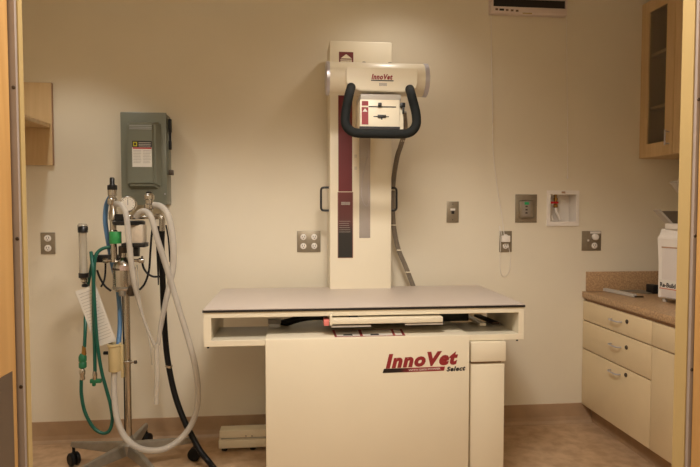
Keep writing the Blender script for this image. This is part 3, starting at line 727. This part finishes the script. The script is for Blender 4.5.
# side knobs
for px0, px1 in ((103, 114), (134, 144)):
    a = at(px0, 260.5, Ym-.02); b = at(px1, 260.5, Ym-.02)
    bm = cyl(a, b, .008, 14); m_ = (a+b)/2
    lathe([(.011, 0), (.014, .004), (.014, .024), (.010, .028)], a if px0 < 120 else b, (1, 0, 0) if px0 < 120 else (-1, 0, 0), 16, bm)
    obj('port_fitting', bm, 'chrome', am)
obj('crossbar', rbox(90, 255, 118, 262.5, Ym-.02, Ym+.02, .004), 'blackm', am)
# flowmeter
fm = L(83.6, 278, [(3.6, 0), (4.4, 1.5), (4.4, 4), (3.7, 5), (3.7, 45), (4.5, 46), (4.5, 51), (3.4, 52.5)], 'tubeglass', 'flowmeter', Y=Ym-.03)
L(83.0, 232.5, [(4.6, 0), (4.6, 5), (3.6, 6.5)], 'blackm', 'flowmeter_cap', fm, Y=Ym-.033)
L(83.9, 277.5, [(4.7, 0), (4.7, 4.5)], 'blackm', 'flowmeter_cap', fm, Y=Ym-.033)
L(84.4, 283, [(1.6, 0), (3, 1), (3, 3.5), (1.5, 5)], 'chrome', 'needle_valve', fm, Y=Ym-.033)
L(85, 285.5, [(1.5, -1.5), (3, -1), (3, 1), (1, 2)], 'blackm', 'valve_knob', fm, Y=Ym-.033)
L(83.2, 274, [(.9, 0), (.9, 36)], 'paper', 'scale', fm, Y=Ym-.033, n=8)
# left breathing column with relief valve and green label
bc = L(114, 262, [(3, 0), (3, 18), (3.8, 19), (3.8, 30), (3, 31), (3, 40), (4.2, 41), (4.2, 48), (3.2, 50), (3.2, 56)], 'chrome', 'inhalation_tube', Y=Ym-.02)
L(112.5, 205.5, [(3, 0), (4.4, 2), (4.4, 6), (3.2, 7.5), (3.2, 9), (4.2, 9.5), (4.2, 15), (3, 16)], 'chrome', 'relief_valve', bc, Y=Ym-.02)
L(112.3, 190, [(4.3, 0), (4.5, 1), (4.5, 4.5), (2.6, 5), (2.3, 6), (2.3, 11), (1.8, 12)], 'blackm', 'relief_knob', bc, Y=Ym-.02)
L(115.5, 243.5, [(5.4, 0), (5.6, .5), (5.6, 11), (5.4, 11.5)], 'greenl', 'green_label', bc, Y=Ym-.03, n=20)
# pressure gauge
gp = at(128.3, 204, Ym-.04)
gg = obj('pressure_gauge', lathe([(.032, 0), (.040, .003), (.040, .022), (.036, .026), (.034, .026)], gp+Vector((0, .02, 0)), (0, -1, 0), 32), 'chrome', am)
obj('dial_face', lathe([(.034, 0), (.034, .001)], gp+Vector((0, -.0062, 0)), (0, -1, 0), 32), 'gauge', gg)
bm = bmesh.new(); 
for k in range(11):
    a = math.radians(-130+k*26); add_box(bm, gp.x+.027*math.sin(a)-.0015, gp.x+.027*math.sin(a)+.0015, gp.y-.0082, gp.y-.0072, gp.z+.027*math.cos(a)-.0015, gp.z+.027*math.cos(a)+.0015)
add_box(bm, gp.x-.0012, gp.x+.0012, gp.y-.0085, gp.y-.0072, gp.z-.006, gp.z+.022)
obj('dial_marks', bm, 'ink', gg)
obj('gauge_stem', cyl(gp+Vector((0, 0, -.04)), at(128.5, 219, Ym-.02), .006, 10), 'chrome', gg)
# vaporizer
vp = obj('vaporizer', rbox(128.5, 224.5, 142.8, 243.5, Ym-.06, Ym+.02, .008), mat('vaporizer_cream', srgb(206, 190, 168), .4, noise=.12, nscale=60), am)
L(129, 225, [(14.5, 0), (15, 1), (15, 3.2), (13.5, 4.2)], 'blackm', 'vaporizer_cap', vp, Y=Ym-.01, n=32)
obj('vaporizer_cap', rbox(115, 214, 123, 225, Ym-.05, Ym, .004), 'blackm', vp)
obj('vaporizer_base', rbox(121, 243.2, 144.5, 247.5, Ym-.065, Ym+.02, .003), 'blackm', vp)
obj('vaporizer_foot', rbox(133, 247, 138.5, 256.5, Ym-.03, Ym, .002), 'blackm', vp)
L(123, 256, [(4, 0), (4, 9), (3, 10)], 'screw', 'coupling', am, Y=Ym)
L(131, 219, [(2.5, 0), (3, 1), (3, 3), (2.2, 4)], 'chrome', 'filler_plug', vp, Y=Ym-.05)
obj('cross_pipe', cyl(at(117, 218, Ym-.02), at(161, 217, Ym-.02), .008, 14), 'chrome', am)
# exhalation valve
ev = L(149.5, 213, [(3.2, 0), (3.2, 3), (5.2, 4.5), (5.2, 8), (3.8, 9), (3.8, 12.5), (4.8, 13.5), (4.8, 17), (3, 19), (2.5, 19.5)], 'chrome', 'exhalation_valve', Y=Ym-.03)
L(149, 194, [(2.8, 0), (2.8, 2), (2, 2.6)], 'blackm', 'valve_cap', ev, Y=Ym-.03)
obj('elbow', tube(T([(156, 216.5, Ym-.02), (159.5, 216.3, Ym-.02), (162, 219, Ym-.02), (162.2, 224, Ym-.02), (162.2, 231, Ym-.02)]), .015, 14, 4), 'chrome', am)
# hoses
obj('breathing_hose', tube(T([(116, 204, Ym-.03), (121, 205, Ym-.07), (125.5, 212, Ym-.09), (127.5, 225, Ym-.1), (129.3, 245, Ym-.1), (132, 268, Ym-.1), (135, 287, Ym-.09), (138, 300, Ym-.07), (144, 320, Ym-.06), (150.5, 336, Ym-.06), (155.5, 348, Ym-.06)]), .013, 12, rfun=lambda t: 1.1 if t < .55 else (1.1-(t-.55)*2.5 if t < .75 else .6)), 'hose', am)
obj('breathing_hose', tube(T([(154, 205, Ym-.04), (161, 206.5, Ym-.06), (167, 213, Ym-.07), (171, 226, Ym-.07), (173.3, 245, Ym-.07), (173, 266, Ym-.06), (169.5, 285, Ym-.06), (165, 305, Ym-.06), (161, 325, Ym-.06), (158, 345, Ym-.06)]), .015, 12, rfun=lambda t: 1.1 if t < .6 else 1.1-(t-.6)*1.0), 'hose', am)
obj('patient_tube', tube(T([(156.5, 344, Ym-.06), (157, 370, Ym-.06), (156.5, 392, Ym-.06), (156.3, 404, Ym-.06)]), .0125, 12), 'hosethin', am)
obj('scavenging_hose', tube(T([(136, 217, Ym-.05), (140.5, 212, Ym-.07), (146, 211.5, Ym-.08), (151.5, 218, Ym-.09), (157, 238, Ym-.09), (163.5, 258, Ym-.085), (172, 285, Ym-.07), (180, 312, Ym-.07), (188, 338, Ym-.07), (195, 365, Ym-.07), (198, 390, Ym-.07), (196.5, 410, Ym-.07), (190, 427, Ym-.09), (178, 441, Ym-.12), (164, 449, Ym-.15), (150, 450.5, Ym-.16), (137, 447, Ym-.15), (125, 437, Ym-.12), (117.5, 420, Ym-.09), (114.5, 400, Ym-.06), (114, 385, Ym-.04), (114.3, 370, Ym-.03)]), .015, 14, sub=8), 'hose', am)
obj('thin_tubing', tube(T([(137, 265, Ym+.02), (139, 290, Ym+.02), (143, 315, Ym+.02), (150, 345, Ym+.02), (152, 365, Ym+.02)]), .003, 8), 'hosethin', am)
obj('blue_hose', tube(T([(110.5, 196, Ym+.02), (106.5, 205, Ym+.04), (105.3, 217, Ym+.04), (106, 228, Ym+.04), (108.5, 243, Ym+.04), (112, 262, Ym+.05), (118, 290, Ym+.05), (120, 320, Ym+.04), (118.5, 345, Ym)]), .012, 12), 'blue', am)
g1 = obj('green_hose', tube(T([(115, 247, Ym-.02), (107, 247.3, Ym-.03), (99.5, 250.5, Ym-.04), (95.5, 257, Ym-.05), (94, 272, Ym-.05), (93.5, 300, Ym-.05), (94.5, 340, Ym-.05), (95, 372, Ym-.05)]), .0085, 12), 'green', am)
g2 = obj('green_hose', tube(T([(91, 252, Ym-.03), (92, 260, Ym-.05), (93.2, 272, Ym-.065), (94.3, 300, Ym-.065), (97, 340, Ym-.06), (101, 368, Ym-.06), (106, 388, Ym-.06), (110.5, 405, Ym-.06), (112.3, 420, Ym-.06), (109, 431, Ym-.06), (102, 433, Ym-.06), (93, 427, Ym-.06), (85, 412, Ym-.06), (81.5, 395, Ym-.06), (81.3, 380, Ym-.06)]), .0085, 12), 'green', am)
g3 = obj('green_hose', tube(T([(84.5, 347, Ym-.06), (85.2, 330, Ym-.05), (85.6, 312, Ym-.01), (86, 300, Ym+.01), (88, 285, Ym+.02), (92, 264, Ym+.02)]), .0085, 12), 'green', am)
L(82.5, 380, [(1.8, 0), (2.6, 1), (2.2, 5), (2.8, 6), (2.8, 9), (1.8, 11)], 'chrome', 'hose_coupling', g2, Y=Ym-.06)
L(82.8, 368, [(2.8, 0), (3.6, 1), (3.6, 5), (3, 6), (3.7, 7), (3.7, 11), (2.4, 14)], 'greenf', 'hose_coupling', g2, Y=Ym-.06, lab='green hose coupling')
L(84, 355, [(2, 0), (2.4, 1), (1.9, 5), (1.6, 9)], 'brass', 'hose_coupling', g3, Y=Ym-.06)
L(95, 380, [(1.6, 0), (2.2, 1), (2.2, 6), (1.6, 9)], 'chrome', 'hose_coupling', g1, Y=Ym-.05)
bm = rbox(89.5, 379.5, 101, 383.5, Ym-.06, Ym-.04, .004); lathe([(.006, 0), (.009, .004), (.009, .014), (.004, .018)], at(94, 386, Ym-.05), 'z', 14, bm)
obj('gas_connector', bm, 'greenf', g1)
# black tubes
obj('black_tubing', tube(T([(142, 256, Ym), (143, 266, Ym), (147, 273, Ym), (153, 276.5, Ym), (160, 276.5, Ym+.01)]), .0055, 8), 'black', am)
obj('black_tubing', tube(T([(155, 218, Ym+.01), (152, 232, Ym+.02), (150.5, 250, Ym+.02), (149, 270, Ym+.02), (145, 283, Ym+.01), (139.5, 290, Ym)]), .0055, 8), 'black', am)
obj('black_tubing', tube(T([(97, 270, Ym), (100, 278, Ym), (105, 286, Ym), (111, 291, Ym)]), .0055, 8), 'black', am)
obj('black_tubing', tube(T([(105.5, 263, Ym), (105.3, 273, Ym), (104, 281, Ym-.01), (101, 287, Ym-.02)]), .005, 8), 'black', am)
obj('black_tubing', tube(T([(82, 262, Ym+.02), (80.3, 272, Ym+.02), (81.5, 279, Ym+.01), (83.5, 282, Ym-.01)]), .0045, 8), 'black', am)
obj('black_tubing', tube(T([(166, 225, Ym), (168.5, 240, Ym), (170, 262, Ym)]), .004, 8), 'black', am)
bh = obj('exhaust_hose', tube(T([(162, 230, Ym), (161.5, 245, Ym+.02), (162.5, 275, Ym+.06), (163.5, 305, Ym+.1), (165.5, 340, Ym+.12), (168.5, 365, Ym+.12), (175, 395, Ym+.1), (184, 420, Ym+.06), (193, 438, Ym+.02), (201, 452, Ym-.01), (209, 462, Ym-.03), (216, 471, Ym-.10)]), .0155, 14, rfun=lambda t: 1.0), 'black', am)
obj('hose_clip', lathe([(.020, -.006), (.020, .006)], at(168.8, 366, Ym+.12), (.2, 0, 1), 16), 'chrome', bh)
obj('breathing_bag', tube(T([(158.3, 226, Ym), (157.8, 240, Ym), (158, 262, Ym), (158.4, 285, Ym)]), .012, 12, rfun=lambda t: 1.1-t*.85), 'black', am)
# beige interface canister on bracket
bn = L(114.8, 371, [(5.4, 0), (5.7, .8), (5.7, 24), (6.6, 25), (6.6, 27), (5.6, 27.3), (5.2, 22)], 'beige', 'scavenger_canister', Y=Ym-.03)
L(114.8, 345.5, [(5.3, 0), (5.3, .4)], 'ink', 'canister_mouth', bn, Y=Ym-.03)
obj('canister_knob', cyl(at(103.5, 353, Ym-.03), at(109, 353, Ym-.03), .009, 12, bev=.002), 'black', bn)
obj('mounting_arm', cyl(at(120, 362, Ym-.025), at(136, 362, Ym-.025), .004, 10), 'chrome', bn)
obj('mounting_plate', rbox(120.5, 345, 123, 378, Ym-.03, Ym-.01, .002), 'beige', bn)
obj('pole_clamp', lathe([(.0158, -.008), (.021, -.008), (.021, .008), (.0158, .008)], (HX, Ym, at(129, 362, Ym).z), 'z', 20), 'chrome', bn)
L(135.5, 362, [(1.2, -1.5), (1.6, -1), (1.6, 1), (1.2, 1.5)], 'screw', 'clamp_screw', bn, Y=Ym-.025)
# hanging instruction card
q = [at(*p, Ym-.02) for p in ((76.5, 291), (96.5, 283.5), (117, 340), (97.5, 346.5))]
card = obj('instruction_card', prism([(p.x, p.z) for p in q], Ym-.037, Ym-.035), 'paper')
tag(card, 'white printed instruction card hanging tilted behind the green hoses', 'card')
bm = bmesh.new()
e1 = (q[1]-q[0]); e2 = (q[3]-q[0])
for k in range(17):
    a_ = q[0]+e2*(.07+k*.052)+e1*.1; b_ = a_+e1*(.62+random.random()*.2)
    n_ = e2.normalized()*.0022
    vs_ = [bm.verts.new(Vector((p.x, Ym-.0376, p.z))) for p in (a_, b_, b_+n_, a_+n_)]; bm.faces.new(vs_)
r_ = bmesh.ops.extrude_face_region(bm, geom=bm.faces[:]); bmesh.ops.translate(bm, vec=(0, .0004, 0), verts=[v for v in r_['geom'] if isinstance(v, bmesh.types.BMVert)])
obj('printed_lines', bm, 'print', card)

# ------------------------------------------------------------------ things on the counter
def cpt(px, py, z=ZT):
    p = at(px, py, 1.0); t = (z-H)/(p.z-H); return Vector((p.x*t, t, z))
pr0 = cpt(657.5, 301)
pt = thing('film_printer', (pr0.x+.12, pr0.y+.05, ZT), 'white countertop film processor with open trays beside the door jamb', 'printer')
rz = math.radians(13)
def pbox(u0, u1, v0, v1, z0, z1, bev=0, poly=None):
    """u: away from the room (+x), v: towards the camera (-y), from the near-left foot corner"""
    bm = box(u0, u1, -v1, -v0, z0, z1, bev=bev) if poly is None else poly
    bmesh.ops.rotate(bm, cent=(0, 0, 0), matrix=Matrix.Rotation(rz, 3, 'Z'), verts=bm.verts)
    bmesh.ops.translate(bm, vec=(pr0.x, pr0.y, ZT), verts=bm.verts)
    return bm
pz = lambda py: at(668, py, pr0.y-.05).z-ZT
PB = prism([(0, .022), (0.28, .022), (.28, pz(229)), (.012, pz(229)), (.004, pz(234)), (-.014, pz(238)), (-.002, pz(264))], -.40, .0, 'y')
bmesh.ops.bevel(PB, geom=PB.edges[:], offset=.004, segments=2, affect='EDGES')
bd = obj('body', pbox(0, 0, 0, 0, 0, 0, poly=PB), 'white', pt)
obj('front_panel', pbox(-.013, .01, .035, .37, pz(297), pz(248), bev=.002), mat('panel_white', srgb(222, 212, 204), .4, noise=.02), bd)
obj('panel_seam', pbox(-.0125, .01, .030, .375, pz(247.9), pz(246.6)), 'edge', bd)
lbx = obj('name_label', pbox(-.0142, -.013, .02, .20, pz(289), pz(279.5)), 'paper', bd)
def ptext(s_, v, z, w_, h, m, th):
    t_ = text(s_, (0, 0, 0), w_, h, None, m, face='-x', bold=.03, name='lettering'); me = t_.data
    me.transform(Matrix.Translation((0, 0, 0))); bpy.data.objects.remove(t_)
    lo = min(v_.co.z for v_ in me.vertices); hi = max(v_.co.z for v_ in me.vertices)
    me.transform(Matrix.Translation((-.0146, -v, z-(lo+hi)/2)))
    me.transform(Matrix.Rotation(rz, 4, 'Z')); me.transform(Matrix.Translation((pr0.x, pr0.y, ZT)))
    obj('lettering', me, m, lbx, smooth=False)
ptext('Re-Build', .078, pz(284.6), .10, .026, 'ink', 0)
obj('label_line', pbox(-.0148, -.0142, .024, .19, pz(288.6), pz(287.8)), 'orange', lbx)
obj('port', pbox(-.014, 0.0, .075, .16, .03, pz(297), bev=.001), 'ink', bd)
bm = bmesh.new()
for u_, v_ in ((.02, .03), (.02, .36), (.25, .03), (.25, .36)): cyl((u_, -v_, .001), (u_, -v_, .023), .012, 14, bm)
obj('foot', pbox(0, 0, 0, 0, 0, 0, poly=bm), 'ltgrey', pt)
def slab(pxs, Y0, Y1, th, name, m):
    a, b = at(*pxs[0], Y0), at(*pxs[1], Y0); dn = Vector((b.z-a.z, 0, -(b.x-a.x))).normalized()*th
    poly = [(a.x, a.z), (b.x, b.z), (b.x+dn.x, b.z+dn.z), (a.x+dn.x, a.z+dn.z)]
    return obj(name, prism(poly, Y0-.02, Y1, bev=.002), m, pt)
Yp = pr0.y-.08
Yp = pr0.y-.02
q = [at(*p, Yp) for p in ((660, 211), (683, 211), (683, 216), (678, 228.4), (676, 228.4))]
obj('film_hopper', prism([(p.x, p.z) for p in q], Yp, Yp+.05, bev=.002), mat('smoked_tray', srgb(92, 80, 66), .4, noise=.05), pt)
q = [at(*p, Yp) for p in ((658.5, 210), (660.5, 209.6), (677.5, 228), (675, 228.6))]
obj('output_tray', prism([(p.x, p.z) for p in q], Yp-.002, Yp+.05, bev=.001), 'ltgrey', pt)
q = [at(*p, Yp) for p in ((671, 182.5), (675, 180.5), (700, 193), (700, 226), (694, 226), (692, 208))]
obj('lid', prism([(p.x, p.z) for p in q], Yp-.05, Yp+.02, bev=.003), 'ltgrey', pt)
obj('tray_support', rbox(679, 224, 692, 229.6, Yp-.12, Yp-.003, .003, Yr=Yp-.12), 'white', pt)
# flat papers and a white bar on the counter
a = cpt(602, 291); b = cpt(633, 297.6)
def orient_box(a, b, w_, z0, z1, bev=.002):
    a = Vector(a); b = Vector(b); dn = (b-a); dn.z = 0; dn.normalize(); sn = Vector((-dn.y, dn.x, 0)); sn = sn if sn.y > 0 else -sn
    p = [a, b, b+sn*w_, a+sn*w_]; return prism([(q.x, q.y) for q in p], z0, z1, 'z', bev=bev)
o = obj('light_tray', orient_box(a, b, .03, ZT+.001, ZT+.020, .003), 'ltgrey'); tag(o, 'long pale tray lying at the front of the worktop', 'tray')
o = obj('document_sheet', orient_box(cpt(616, 290.6), cpt(648, 294.5), .13, ZT+.001, ZT+.006, .001), mat('grey_folder', srgb(128, 116, 98), .5, noise=.05)); tag(o, 'flat grey folder on the worktop behind the pale tray', 'folder')
p = cpt(638, 297.6); o = obj('pen', tube([(p.x-.02, p.y, ZT+.006), (p.x+.03, p.y-.004, ZT+.006)], .005, 8), 'screw'); tag(o, 'short dark pen at the end of the pale tray', 'pen')
p = cpt(654.5, 294); o = obj('tape_dispenser', box(p.x-.012, p.x+.035, p.y, p.y+.07, ZT+.001, ZT+.055, bev=.006), 'blackm'); tag(o, 'small black box beside the foot of the white processor', 'box')
